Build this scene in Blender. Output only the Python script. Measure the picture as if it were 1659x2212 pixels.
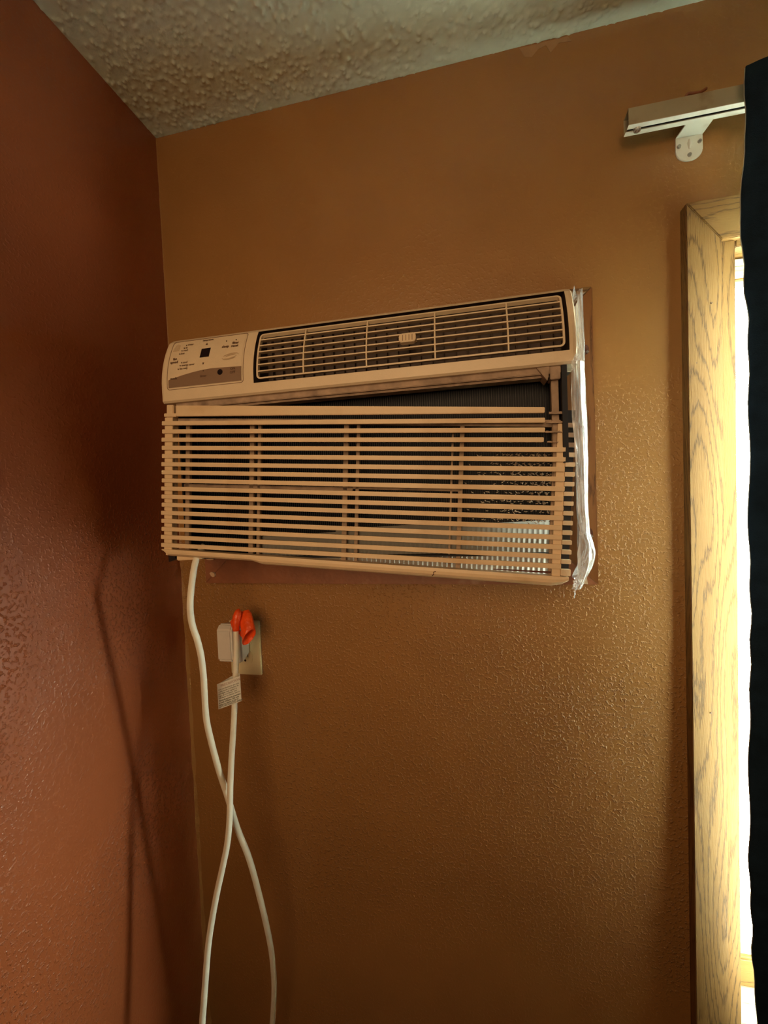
import bpy, bmesh, math, random
import numpy as np
from mathutils import Vector, Matrix
from mathutils import noise as mnoise

for o in list(bpy.data.objects):
    bpy.data.objects.remove(o, do_unlink=True)
scene = bpy.context.scene
C = scene.collection
random.seed(7)
rng = np.random.default_rng(7)
PI = math.pi

# ------------------------------------------------------------------ camera
def camera():
    yaw, pitch, roll = 0.20915, -0.037955, -0.040559
    cy, sy = math.cos(yaw), math.sin(yaw)
    f = Vector((-sy, cy, 0)); r = Vector((cy, sy, 0)); u = Vector((0, 0, 1))
    cp, sp = math.cos(pitch), math.sin(pitch)
    f2 = f*cp + u*sp; u2 = u*cp - f*sp
    cr, sr = math.cos(roll), math.sin(roll)
    R = r*cr + u2*sr; U = u2*cr - r*sr
    cam = bpy.data.cameras.new('camera')
    cam.sensor_fit = 'VERTICAL'; cam.sensor_height = 36.0
    cam.lens = 901.65/2212*36.0
    cam.clip_start = 0.01
    o = bpy.data.objects.new('camera', cam); C.objects.link(o)
    m = Matrix((R, U, -f2)).transposed().to_4x4()
    m.translation = Vector((0.6181, -0.7856, 1.6784))
    o.matrix_world = m
    scene.camera = o
camera()

# ------------------------------------------------------------------ light, world, exposure
scene.view_settings.view_transform = 'Standard'
scene.view_settings.look = 'None'
scene.view_settings.gamma = 1.0
scene.view_settings.use_curve_mapping = False
scene.view_settings.exposure = 0.25

w = bpy.data.worlds.new('World'); scene.world = w; w.use_nodes = True
nt = w.node_tree; bg = nt.nodes['Background']
bg.inputs['Color'].default_value = (0.93, 1.0, 0.86, 1)      # overcast daylight over greenery
bg.inputs['Strength'].default_value = 92.0

def area(name, loc, target, sx, sy, power, col, portal=False):
    l = bpy.data.lights.new(name, 'AREA'); l.shape = 'RECTANGLE'; l.size = sx; l.size_y = sy
    l.energy = power; l.color = col
    o = bpy.data.objects.new(name, l); C.objects.link(o)
    o.location = loc
    o.rotation_euler = (Vector(target)-Vector(loc)).to_track_quat('-Z', 'Y').to_euler()
    if portal: l.cycles.is_portal = True
    return o
area('window_portal', (1.66, 0.095, 1.44), (1.66, -1, 1.44), 1.28, 1.34, 1, (1, 1, 1), portal=True)
area('room_fill', (0.48, -1.80, 1.97), (0.45, 0, 1.70), 0.9, 0.9, 2.9, (1.0, 0.64, 0.33)).data.spread = math.radians(80)  # added warm fill for the room's ambient; no lamp known there

# ------------------------------------------------------------------ materials
MATS = {}
def nodes_of(m):
    m.use_nodes = True
    n = m.node_tree.nodes; l = m.node_tree.links
    return n, l, n['Principled BSDF']
def ramp(n, stops):
    r = n.new('ShaderNodeValToRGB'); cr = r.color_ramp
    while len(cr.elements) < len(stops): cr.elements.new(0.5)
    for e, (p, c) in zip(cr.elements, stops):
        e.position = p; e.color = c if len(c) == 4 else (*c, 1)
    return r
def basic(name, col, rough=0.5, var=0.08, scale=20, bump=0.0, bscale=200, metal=0.0, spec=0.5, dirt=None, dscale=6):
    if name in MATS: return MATS[name]
    m = bpy.data.materials.new(name); n, l, b = nodes_of(m)
    tc = n.new('ShaderNodeTexCoord')
    nz = n.new('ShaderNodeTexNoise'); nz.inputs['Scale'].default_value = scale; nz.inputs['Detail'].default_value = 4
    l.new(tc.outputs['Object'], nz.inputs['Vector'])
    d = tuple(max(0, c*(1-var)) for c in col); h = tuple(min(1, c*(1+var)) for c in col)
    r = ramp(n, [(0.3, d), (0.7, h)])
    l.new(nz.outputs['Fac'], r.inputs['Fac'])
    out = r.outputs['Color']
    if dirt:
        n2 = n.new('ShaderNodeTexNoise'); n2.inputs['Scale'].default_value = dscale; n2.inputs['Detail'].default_value = 6
        l.new(tc.outputs['Object'], n2.inputs['Vector'])
        r2 = ramp(n, [(0.56, (0, 0, 0)), (0.74, (1, 1, 1))]); l.new(n2.outputs['Fac'], r2.inputs['Fac'])
        mx = n.new('ShaderNodeMixRGB'); l.new(r2.outputs['Color'], mx.inputs['Fac'])
        l.new(out, mx.inputs['Color1']); mx.inputs['Color2'].default_value = (*dirt, 1)
        out = mx.outputs['Color']
    l.new(out, b.inputs['Base Color'])
    b.inputs['Roughness'].default_value = rough; b.inputs['Metallic'].default_value = metal
    b.inputs['Specular IOR Level'].default_value = spec
    if bump:
        nb = n.new('ShaderNodeTexNoise'); nb.inputs['Scale'].default_value = bscale; nb.inputs['Detail'].default_value = 3
        l.new(tc.outputs['Object'], nb.inputs['Vector'])
        bp = n.new('ShaderNodeBump'); bp.inputs['Distance'].default_value = bump
        l.new(nb.outputs['Fac'], bp.inputs['Height']); l.new(bp.outputs['Normal'], b.inputs['Normal'])
    MATS[name] = m
    return m

def wall_paint(name, col, rough, strength, lo, hi, mscale, centre=None):
    m = bpy.data.materials.new(name); n, l, b = nodes_of(m)
    tc = n.new('ShaderNodeTexCoord')
    nz = n.new('ShaderNodeTexNoise'); nz.inputs['Scale'].default_value = 5; nz.inputs['Detail'].default_value = 5
    l.new(tc.outputs['Object'], nz.inputs['Vector'])
    r = ramp(n, [(0.3, tuple(c*0.92 for c in col)), (0.7, tuple(c*1.08 for c in col))])
    l.new(nz.outputs['Fac'], r.inputs['Fac']); l.new(r.outputs['Color'], b.inputs['Base Color'])
    b.inputs['Roughness'].default_value = rough
    # splatter texture: isolated droplets, dense in some areas and worn smooth in others
    n1 = n.new('ShaderNodeTexNoise'); n1.inputs['Scale'].default_value = 185; n1.inputs['Detail'].default_value = 2.5
    n1.inputs['Distortion'].default_value = 0.15
    l.new(tc.outputs['Object'], n1.inputs['Vector'])
    r1 = ramp(n, [(0.52, (0, 0, 0)), (0.68, (1, 1, 1))]); l.new(n1.outputs['Fac'], r1.inputs['Fac'])
    n2 = n.new('ShaderNodeTexNoise'); n2.inputs['Scale'].default_value = mscale; n2.inputs['Detail'].default_value = 2
    l.new(tc.outputs['Object'], n2.inputs['Vector'])
    r2 = ramp(n, [(lo, (0.12, 0.12, 0.12)), (hi, (1, 1, 1))])
    fac = n2.outputs['Fac']
    if centre:
        vm = n.new('ShaderNodeVectorMath'); vm.operation = 'DISTANCE'; vm.inputs[1].default_value = centre[:3]
        l.new(tc.outputs['Object'], vm.inputs[0])
        ma = n.new('ShaderNodeMath'); ma.operation = 'MULTIPLY_ADD'; ma.inputs[1].default_value = -centre[3]; ma.inputs[2].default_value = centre[4]
        l.new(vm.outputs['Value'], ma.inputs[0])
        ad = n.new('ShaderNodeMath'); ad.operation = 'ADD'; l.new(ma.outputs[0], ad.inputs[0]); l.new(fac, ad.inputs[1])
        fac = ad.outputs[0]
    l.new(fac, r2.inputs['Fac'])
    mu = n.new('ShaderNodeMath'); mu.operation = 'MULTIPLY'
    l.new(r1.outputs['Color'], mu.inputs[0]); l.new(r2.outputs['Color'], mu.inputs[1])
    n3 = n.new('ShaderNodeTexNoise'); n3.inputs['Scale'].default_value = 45; n3.inputs['Detail'].default_value = 3
    l.new(tc.outputs['Object'], n3.inputs['Vector'])
    ad2 = n.new('ShaderNodeMath'); ad2.operation = 'MULTIPLY_ADD'; ad2.inputs[1].default_value = 0.25
    l.new(n3.outputs['Fac'], ad2.inputs[0]); l.new(mu.outputs[0], ad2.inputs[2])
    bp = n.new('ShaderNodeBump'); bp.inputs['Distance'].default_value = strength
    l.new(ad2.outputs[0], bp.inputs['Height']); l.new(bp.outputs['Normal'], b.inputs['Normal'])
    MATS[name] = m
    return m

def oak(name, light, mid, dark, axis, rough=0.5, fac=1.0):
    """oak with cathedral grain running along the given axis"""
    m = bpy.data.materials.new(name); n, l, b = nodes_of(m)
    tc = n.new('ShaderNodeTexCoord'); mp = n.new('ShaderNodeMapping')
    sc = [9.0, 9.0, 9.0]; sc[axis] = 1.1
    mp.inputs['Scale'].default_value = sc; mp.inputs['Location'].default_value = (0.37, 0.1, 0.2)
    l.new(tc.outputs['Object'], mp.inputs['Vector'])
    nz = n.new('ShaderNodeTexNoise'); nz.inputs['Scale'].default_value = 1.3; nz.inputs['Detail'].default_value = 1.5
    l.new(mp.outputs['Vector'], nz.inputs['Vector'])
    mu = n.new('ShaderNodeMath'); mu.operation = 'MULTIPLY'; mu.inputs[1].default_value = 24.0
    l.new(nz.outputs['Fac'], mu.inputs[0])
    # fine ragged pores
    mp2 = n.new('ShaderNodeMapping'); s2 = [650.0]*3; s2[axis] = 45.0; mp2.inputs['Scale'].default_value = s2
    l.new(tc.outputs['Object'], mp2.inputs['Vector'])
    n2 = n.new('ShaderNodeTexNoise'); n2.inputs['Scale'].default_value = 1.0; n2.inputs['Detail'].default_value = 3
    l.new(mp2.outputs['Vector'], n2.inputs['Vector'])
    ad = n.new('ShaderNodeMath'); ad.operation = 'MULTIPLY_ADD'; ad.inputs[1].default_value = 0.9
    l.new(n2.outputs['Fac'], ad.inputs[0]); l.new(mu.outputs[0], ad.inputs[2])
    fr = n.new('ShaderNodeMath'); fr.operation = 'FRACT'; l.new(ad.outputs[0], fr.inputs[0])
    r = ramp(n, [(0.0, dark), (0.10, mid), (0.20, light), (0.86, light), (0.97, mid)])
    r.color_ramp.interpolation = 'LINEAR'
    l.new(fr.outputs[0], r.inputs['Fac'])
    n3 = n.new('ShaderNodeTexNoise'); n3.inputs['Scale'].default_value = 3.0; n3.inputs['Detail'].default_value = 3
    l.new(mp.outputs['Vector'], n3.inputs['Vector'])
    r3 = ramp(n, [(0.35, (0.86, 0.80, 0.72)), (0.62, (1.0, 1.0, 1.0))]); l.new(n3.outputs['Fac'], r3.inputs['Fac'])
    mx = n.new('ShaderNodeMixRGB'); mx.blend_type = 'MULTIPLY'; mx.inputs['Fac'].default_value = fac
    l.new(r.outputs['Color'], mx.inputs['Color1']); l.new(r3.outputs['Color'], mx.inputs['Color2'])
    l.new(mx.outputs['Color'], b.inputs['Base Color'])
    b.inputs['Roughness'].default_value = rough; b.inputs['Specular IOR Level'].default_value = 0.25
    bp = n.new('ShaderNodeBump'); bp.inputs['Distance'].default_value = 0.0003
    l.new(n2.outputs['Fac'], bp.inputs['Height']); l.new(bp.outputs['Normal'], b.inputs['Normal'])
    MATS[name] = m
    return m

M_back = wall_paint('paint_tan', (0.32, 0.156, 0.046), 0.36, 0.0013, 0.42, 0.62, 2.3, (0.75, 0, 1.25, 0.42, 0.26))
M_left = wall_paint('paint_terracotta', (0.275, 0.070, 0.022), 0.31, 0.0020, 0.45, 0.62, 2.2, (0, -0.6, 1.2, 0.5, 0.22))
M_ceil = basic('ceiling_white', (0.76, 0.88, 0.76), 0.85, 0.05, 30)
M_floor = basic('floor_brown', (0.22, 0.12, 0.06), 0.6, 0.2, 12)
M_oak_v = oak('window_oak_vertical', (0.205, 0.110, 0.036), (0.130, 0.064, 0.020), (0.065, 0.034, 0.013), 2)
M_oak_h = oak('window_oak_horizontal', (0.205, 0.110, 0.036), (0.130, 0.064, 0.020), (0.065, 0.034, 0.013), 0)
M_trim_v = oak('stained_oak_vertical', (0.24, 0.100, 0.030), (0.16, 0.062, 0.019), (0.07, 0.028, 0.010), 2, 0.4)
M_trim_h = oak('stained_oak_horizontal', (0.24, 0.100, 0.030), (0.16, 0.062, 0.019), (0.07, 0.028, 0.010), 0, 0.4)
M_trimpaint = basic('painted_board', (0.26, 0.09, 0.035), 0.5, 0.15, 30, 0.0006, 120, dirt=(0.42, 0.24, 0.14), dscale=18)
M_plast = basic('aged_plastic', (0.74, 0.60, 0.42), 0.42, 0.03, 40, 0.0002, 500, dirt=(0.60, 0.46, 0.30), dscale=9)
M_slat = basic('slat_plastic', (0.76, 0.58, 0.37), 0.45, 0.04, 30, 0.0002, 400, dirt=(0.62, 0.42, 0.22), dscale=11)
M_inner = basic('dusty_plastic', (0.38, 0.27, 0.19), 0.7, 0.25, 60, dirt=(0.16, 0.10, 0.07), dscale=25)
M_dark = basic('dark_interior', (0.005, 0.006, 0.011), 0.7, 0.4, 40)  # near-black blue: the darkness of the void put into the colour
M_vent = basic('vent_depths', (0.07, 0.045, 0.035), 0.7, 0.3, 60)
M_coil = basic('dark_fins', (0.008, 0.008, 0.013), 0.5, 0.5, 90)  # fins darkened so the void's blackness is in their colour
M_foam = basic('white_foam', (0.82, 0.80, 0.74), 0.7, 0.06, 80, 0.0006, 300)
def add_translucent(m, f):
    n = m.node_tree.nodes; l = m.node_tree.links; b = n['Principled BSDF']; o = n['Material Output']
    t = n.new('ShaderNodeBsdfTranslucent'); t.inputs['Color'].default_value = (0.9, 0.9, 0.84, 1)
    mx = n.new('ShaderNodeMixShader'); mx.inputs[0].default_value = f
    l.new(b.outputs[0], mx.inputs[1]); l.new(t.outputs[0], mx.inputs[2]); l.new(mx.outputs[0], o.inputs['Surface'])
add_translucent(M_foam, 0.65)
M_lint = basic('lint', (0.50, 0.40, 0.31), 0.95, 0.35, 200)
M_band = basic('panel_band', (0.24, 0.15, 0.095), 0.45, 0.03, 30)
M_ink = basic('printed_ink', (0.11, 0.055, 0.03), 0.5, 0.05, 50)
M_inkf = basic('faint_ink', (0.50, 0.36, 0.22), 0.5, 0.05, 50)
M_black = basic('black_window', (0.01, 0.008, 0.012), 0.25, 0.1, 50)
M_metal = basic('sleeve_metal', (0.30, 0.27, 0.24), 0.45, 0.1, 30, metal=0.6)
M_white = basic('white_paint_metal', (0.80, 0.82, 0.76), 0.35, 0.03, 30, dirt=(0.62, 0.60, 0.52), dscale=30)
M_slot = basic('slot_grey', (0.09, 0.10, 0.10), 0.6, 0.1, 40)
M_screw = basic('screw_steel', (0.45, 0.43, 0.40), 0.3, 0.15, 300, metal=0.9)
M_cord = basic('white_cord', (0.78, 0.74, 0.62), 0.45, 0.04, 60)
M_plug = basic('white_plug', (0.80, 0.78, 0.72), 0.4, 0.02, 60)
M_plate = basic('ivory_plate', (0.72, 0.66, 0.42), 0.3, 0.02, 40)
M_orange = basic('orange_tape', (0.88, 0.09, 0.01), 0.35, 0.12, 90, 0.0012, 160)
M_tag = basic('tag_paper', (0.80, 0.80, 0.74), 0.4, 0.03, 60)
M_tagink = basic('tag_ink', (0.16, 0.17, 0.13), 0.5, 0.05, 60)
M_tagred = basic('tag_red_ink', (0.50, 0.33, 0.27), 0.5, 0.05, 60)
M_curtain = basic('navy_cloth', (0.010, 0.024, 0.042), 0.9, 0.25, 40, 0.0008, 700, spec=0.15)
M_lining = basic('grey_lining', (0.46, 0.47, 0.43), 0.9, 0.1, 40, spec=0.2)
M_vinyl = basic('pale_vinyl', (0.74, 0.76, 0.60), 0.4, 0.05, 30)
M_seal = basic('sealant', (0.66, 0.62, 0.46), 0.7, 0.2, 120, 0.001, 200)
M_gap = basic('shadow_gap', (0.10, 0.03, 0.015), 0.8, 0.1, 40)

def glass_mat():
    m = bpy.data.materials.new('window_glass'); m.use_nodes = True
    n = m.node_tree.nodes; l = m.node_tree.links; n.clear()
    o = n.new('ShaderNodeOutputMaterial'); t = n.new('ShaderNodeBsdfTransparent'); g = n.new('ShaderNodeBsdfGlossy')
    g.inputs['Roughness'].default_value = 0.02; t.inputs['Color'].default_value = (0.97, 0.99, 0.97, 1)
    f = n.new('ShaderNodeFresnel'); f.inputs['IOR'].default_value = 1.45
    # a thin pane reflects once, at its outer side; rays leaving it from inside pass straight on
    ge = n.new('ShaderNodeNewGeometry'); iv = n.new('ShaderNodeMath'); iv.operation = 'SUBTRACT'; iv.inputs[0].default_value = 1.0
    l.new(ge.outputs['Backfacing'], iv.inputs[1])
    mu = n.new('ShaderNodeMath'); mu.operation = 'MULTIPLY'; l.new(f.outputs[0], mu.inputs[0]); l.new(iv.outputs[0], mu.inputs[1])
    mx = n.new('ShaderNodeMixShader'); l.new(mu.outputs[0], mx.inputs[0]); l.new(t.outputs[0], mx.inputs[1]); l.new(g.outputs[0], mx.inputs[2])
    l.new(mx.outputs[0], o.inputs['Surface'])
    return m
M_glass = glass_mat()
def wrap_mat():
    m = bpy.data.materials.new('clear_film'); m.use_nodes = True
    n = m.node_tree.nodes; l = m.node_tree.links; b = n['Principled BSDF']; o = n['Material Output']
    tc = n.new('ShaderNodeTexCoord')
    nz = n.new('ShaderNodeTexNoise'); nz.inputs['Scale'].default_value = 60; nz.inputs['Detail'].default_value = 3; nz.inputs['Distortion'].default_value = 0.8
    mp = n.new('ShaderNodeMapping'); mp.inputs['Scale'].default_value = (2.2, 2.2, 0.35)
    l.new(tc.outputs['Object'], mp.inputs['Vector']); l.new(mp.outputs['Vector'], nz.inputs['Vector'])
    b.inputs['Base Color'].default_value = (0.86, 0.88, 0.90, 1); b.inputs['Roughness'].default_value = 0.18
    b.inputs['Specular IOR Level'].default_value = 0.9
    bp = n.new('ShaderNodeBump'); bp.inputs['Distance'].default_value = 0.0025
    l.new(nz.outputs['Fac'], bp.inputs['Height']); l.new(bp.outputs['Normal'], b.inputs['Normal'])
    t = n.new('ShaderNodeBsdfTransparent'); mx = n.new('ShaderNodeMixShader')
    r = ramp(n, [(0.42, (0.14, 0.14, 0.14)), (0.64, (0.50, 0.50, 0.50))]); l.new(nz.outputs['Fac'], r.inputs['Fac'])
    l.new(r.outputs['Color'], mx.inputs[0]); l.new(t.outputs[0], mx.inputs[1]); l.new(b.outputs[0], mx.inputs[2])
    l.new(mx.outputs[0], o.inputs['Surface'])
    return m
M_wrap = wrap_mat()
def ground_mat():
    m = bpy.data.materials.new('snowy_ground'); n, l, b = nodes_of(m)
    tc = n.new('ShaderNodeTexCoord'); nz = n.new('ShaderNodeTexNoise'); nz.inputs['Scale'].default_value = 9; nz.inputs['Detail'].default_value = 3
    nz.inputs['Distortion'].default_value = 1.5
    l.new(tc.outputs['Object'], nz.inputs['Vector'])
    r = ramp(n, [(0.40, (0.30, 0.34, 0.33)), (0.50, (0.62, 0.64, 0.62)), (0.6, (0.82, 0.84, 0.82))]); l.new(nz.outputs['Fac'], r.inputs['Fac'])
    l.new(r.outputs['Color'], b.inputs['Base Color']); b.inputs['Roughness'].default_value = 0.9; b.inputs['Specular IOR Level'].default_value = 0.0
    return m
M_ground = ground_mat()

# ------------------------------------------------------------------ helpers
def obj(name, bm, mat, parent=None, smooth=False, kind=None, label=None, bevel=0):
    if bevel:
        bmesh.ops.bevel(bm, geom=list(bm.edges), offset=bevel, segments=2, affect='EDGES', clamp_overlap=True)
    bmesh.ops.recalc_face_normals(bm, faces=bm.faces)
    me = bpy.data.meshes.new(name); bm.to_mesh(me); bm.free()
    me.materials.append(mat)
    if smooth:
        for p in me.polygons: p.use_smooth = True
    o = bpy.data.objects.new(name, me); C.objects.link(o)
    if parent:
        o.parent = parent
        # meshes are written in world coordinates; cancel the parents' translation
        t = Vector((0, 0, 0)); q = parent
        while q: t += Vector(q.location); q = q.parent
        o.location = -t
    if kind: o['kind'] = kind
    if label: o['label'] = label
    return o
def thing(name, label, cat, loc, group=None):
    o = bpy.data.objects.new(name, None); C.objects.link(o); o.location = loc
    o.empty_display_size = 0.05
    o['label'] = label; o['category'] = cat
    if group: o['group'] = group
    return o
def tag(o, label, cat):
    o['label'] = label; o['category'] = cat
    return o
def box(bm, x0, x1, y0, y1, z0, z1, M=None):
    vs = [bm.verts.new(v) for v in [(x0,y0,z0),(x1,y0,z0),(x1,y1,z0),(x0,y1,z0),(x0,y0,z1),(x1,y0,z1),(x1,y1,z1),(x0,y1,z1)]]
    if M:
        for v in vs: v.co = M @ v.co
    for f in [(0,3,2,1),(4,5,6,7),(0,1,5,4),(1,2,6,5),(2,3,7,6),(3,0,4,7)]:
        bm.faces.new([vs[i] for i in f])
    return vs
def bx(*a):
    bm = bmesh.new(); box(bm, *a); return bm
def prism(bm, pts, f0, f1):
    """extrude polygon: f0/f1 map 2-D point to 3-D"""
    a = [bm.verts.new(f0(*p)) for p in pts]; b = [bm.verts.new(f1(*p)) for p in pts]
    bm.faces.new(a); bm.faces.new(b[::-1])
    for i in range(len(pts)):
        j = (i+1) % len(pts); bm.faces.new((a[j], a[i], b[i], b[j]))
def tube(bm, pts, r, seg=14, caps=True, rx=None):
    pts = [Vector(p) for p in pts]; rings = []
    n = None
    for i, p in enumerate(pts):
        t = (pts[min(i+1, len(pts)-1)]-pts[max(i-1, 0)]).normalized()
        if n is None:
            n = t.cross(Vector((0, 1, 0.01))).normalized()
        n = (n - t*n.dot(t)).normalized(); b = t.cross(n)
        rr = r[i] if isinstance(r, (list, tuple)) else r
        rings.append([bm.verts.new(p + n*math.cos(2*PI*k/seg)*rr + b*math.sin(2*PI*k/seg)*rr) for k in range(seg)])
    for a, b_ in zip(rings, rings[1:]):
        for k in range(seg):
            bm.faces.new((a[k], a[(k+1) % seg], b_[(k+1) % seg], b_[k]))
    if caps:
        bm.faces.new(rings[0][::-1]); bm.faces.new(rings[-1])
    return rings
def spline(pts, n=8):
    """Catmull-Rom"""
    P = [Vector(p) for p in pts]; P = [P[0]*2-P[1]] + P + [P[-1]*2-P[-2]]
    out = []
    for i in range(1, len(P)-2):
        for k in range(n):
            t = k/n
            out.append(0.5*((2*P[i]) + (P[i+1]-P[i-1])*t + (2*P[i-1]-5*P[i]+4*P[i+1]-P[i+2])*t*t + (3*P[i]-P[i-1]-3*P[i+1]+P[i+2])*t**3))
    out.append(P[-2]); return out
def disc(bm, c, nrm, r, h=0.001, seg=18):
    c = Vector(c); nrm = Vector(nrm).normalized()
    tube(bm, [c, c+nrm*h], r, seg)
def np_mesh(name, co, quads, mat, kind=None, smooth=True, parent=None):
    me = bpy.data.meshes.new(name)
    nv, nf = len(co), len(quads)
    me.vertices.add(nv); me.vertices.foreach_set('co', np.ascontiguousarray(co, np.float32).ravel())
    me.loops.add(nf*4); me.loops.foreach_set('vertex_index', np.ascontiguousarray(quads, np.int32).ravel())
    me.polygons.add(nf); me.polygons.foreach_set('loop_start', np.arange(0, nf*4, 4, dtype=np.int32))
    me.update(calc_edges=True); me.validate()
    me.polygons.foreach_set('use_smooth', np.full(len(me.polygons), smooth))
    me.materials.append(mat)
    o = bpy.data.objects.new(name, me); C.objects.link(o)
    if kind: o['kind'] = kind
    return o
def text_bm(s, size, fmap, bm=None, align='LEFT', bold=0.0, shear=0.0, spacing=1.0):
    """lettering as thin flat shapes; fmap turns local (u,v) into a point on the surface"""
    cu = bpy.data.curves.new('t', 'FONT'); cu.body = s; cu.size = size; cu.align_x = align; cu.offset = bold
    cu.shear = shear; cu.space_character = spacing; cu.resolution_u = 2
    to = bpy.data.objects.new('t', cu); C.objects.link(to)
    bpy.context.view_layer.update()
    me = bpy.data.meshes.new_from_object(to.evaluated_get(bpy.context.evaluated_depsgraph_get()))
    bpy.data.objects.remove(to, do_unlink=True); bpy.data.curves.remove(cu)
    if bm is None: bm = bmesh.new()
    base = len(bm.verts)
    bm.from_mesh(me); bm.verts.ensure_lookup_table()
    for v in bm.verts[base:]: v.co = fmap(v.co.x, v.co.y)
    bpy.data.meshes.remove(me)
    return bm

# ------------------------------------------------------------------ room shell
RX, RY, H = 3.6, -3.4, 2.44
AX0, AX1, AZ0, AZ1 = 0.118, 0.775, 1.560, 1.966         # hole for the air conditioner
WX0, WX1, WZ0, WZ1 = 1.018, 2.300, 0.690, 2.061         # window opening
def holed_wall(name, x0, x1, z0, z1, y0, y1, holes, mat):
    xs = sorted({x0, x1, *[h[0] for h in holes], *[h[1] for h in holes]})
    zs = sorted({z0, z1, *[h[2] for h in holes], *[h[3] for h in holes]})
    bm = bmesh.new(); V = {}
    def v(x, y, z):
        k = (x, y, z)
        if k not in V: V[k] = bm.verts.new(k)
        return V[k]
    def solid(i, j):
        if i < 0 or j < 0 or i >= len(xs)-1 or j >= len(zs)-1: return False
        cx, cz = (xs[i]+xs[i+1])/2, (zs[j]+zs[j+1])/2
        return not any(h[0] < cx < h[1] and h[2] < cz < h[3] for h in holes)
    for i in range(len(xs)-1):
        for j in range(len(zs)-1):
            if not solid(i, j): continue
            a, b, c, d = xs[i], xs[i+1], zs[j], zs[j+1]
            bm.faces.new((v(a,y0,c), v(b,y0,c), v(b,y0,d), v(a,y0,d)))
            bm.faces.new((v(a,y1,d), v(b,y1,d), v(b,y1,c), v(a,y1,c)))
            if not solid(i-1, j): bm.faces.new((v(a,y0,c), v(a,y0,d), v(a,y1,d), v(a,y1,c)))
            if not solid(i+1, j): bm.faces.new((v(b,y0,c), v(b,y1,c), v(b,y1,d), v(b,y0,d)))
            if not solid(i, j-1): bm.faces.new((v(a,y0,c), v(a,y1,c), v(b,y1,c), v(b,y0,c)))
            if not solid(i, j+1): bm.faces.new((v(a,y0,d), v(b,y0,d), v(b,y1,d), v(a,y1,d)))
    return obj(name, bm, mat, kind='structure')
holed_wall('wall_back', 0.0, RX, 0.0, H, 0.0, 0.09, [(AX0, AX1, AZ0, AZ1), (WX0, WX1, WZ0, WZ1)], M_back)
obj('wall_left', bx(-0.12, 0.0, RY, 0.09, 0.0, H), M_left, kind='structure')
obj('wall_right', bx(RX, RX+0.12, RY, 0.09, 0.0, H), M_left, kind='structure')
obj('wall_rear', bx(-0.12, RX+0.12, RY-0.12, RY, 0.0, H), M_back, kind='structure')
obj('floor', bx(-0.12, RX+0.12, RY-0.12, 0.09, -0.12, 0.0), M_floor, kind='structure')
obj('ceiling_slab', bx(-0.12, RX+0.12, RY-0.12, 0.09, H+0.006, H+0.12), M_ceil, kind='structure').name = 'ceiling'

def popcorn():
    step = 0.0024
    xs = np.concatenate([np.arange(-0.004, 1.66, step), np.linspace(1.70, RX, 26)])
    ys = np.concatenate([np.arange(0.004, -1.15, -step), np.linspace(-1.2, RY, 30)])
    X, Y = np.meshgrid(xs, ys)
    Z = np.full(X.shape, H)
    nx = int((1.66+0.004)/step)+1; ny = int((1.154)/step)+1
    N = 21000
    px = rng.uniform(0, 1.65, N); py = rng.uniform(-1.14, 0, N)
    rad = rng.uniform(0.0012, 0.0034, N); hh = rng.uniform(0.0006, 0.0036, N)
    hgt = np.zeros(X.shape)
    for a, b, r, h in zip(px, py, rad, hh):
        i0 = max(0, int((a+0.004-3*r)/step)); i1 = min(nx, int((a+0.004+3*r)/step)+2)
        j0 = max(0, int((0.004-b-3*r)/step)); j1 = min(ny, int((0.004-b+3*r)/step)+2)
        sx = X[j0:j1, i0:i1]-a; sy = Y[j0:j1, i0:i1]-b
        g = h*np.exp(-(sx*sx+sy*sy)/(r*r))
        hgt[j0:j1, i0:i1] = np.maximum(hgt[j0:j1, i0:i1], g)
    fine = (X < 1.66) & (Y > -1.15)
    hgt += np.where(fine, rng.normal(0, 0.00016, X.shape), 0)
    co = np.stack([X, Y, Z-hgt], -1).reshape(-1, 3)
    W = len(xs); idx = np.arange(len(xs)*len(ys)).reshape(len(ys), W)
    q = np.stack([idx[:-1, :-1], idx[:-1, 1:], idx[1:, 1:], idx[1:, :-1]], -1).reshape(-1, 4)
    o = np_mesh('popcorn_texture', co, q, M_ceil, kind='stuff')
    o.parent = bpy.data.objects['ceiling']
popcorn()

def corner_bead():
    # old ragged caulk bead in the corner between the two walls
    bm = bmesh.new(); rows = []
    for k in range(150):
        z = 0.2 + (H-0.2)*k/149
        f = 1.0 if z < 1.6 else 0.3
        r = (0.0045 + 0.003*mnoise.noise(Vector((z*22, 0, 0))) + 0.0025*mnoise.noise(Vector((z*90, 3, 0))))*f + 0.0006
        rows.append([bm.verts.new((r*1.3, 0.001, z)), bm.verts.new((r*0.5, -r*0.5, z)), bm.verts.new((-0.001, -r*0.8, z))])
    for a, b in zip(rows, rows[1:]):
        for i in range(2): bm.faces.new((a[i], a[i+1], b[i+1], b[i]))
    obj('trim_1', bm, M_back, smooth=True, kind='structure')
corner_bead()

# ceiling-edge plaster patch where the paint is missing
bm = bmesh.new()
pts = [(0.722,2.437),(0.80,2.437),(0.805,2.428),(0.785,2.430),(0.772,2.417),(0.765,2.431),(0.752,2.428),(0.742,2.418),(0.73,2.421)]
prism(bm, pts, lambda a, b: (a, -0.0007, b), lambda a, b: (a, 0.0005, b))
obj('paint_patch', bm, basic('bare_patch', (0.36, 0.20, 0.09), 0.6, 0.1, 60), bpy.data.objects['wall_back'], label='pale bare patch')

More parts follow.
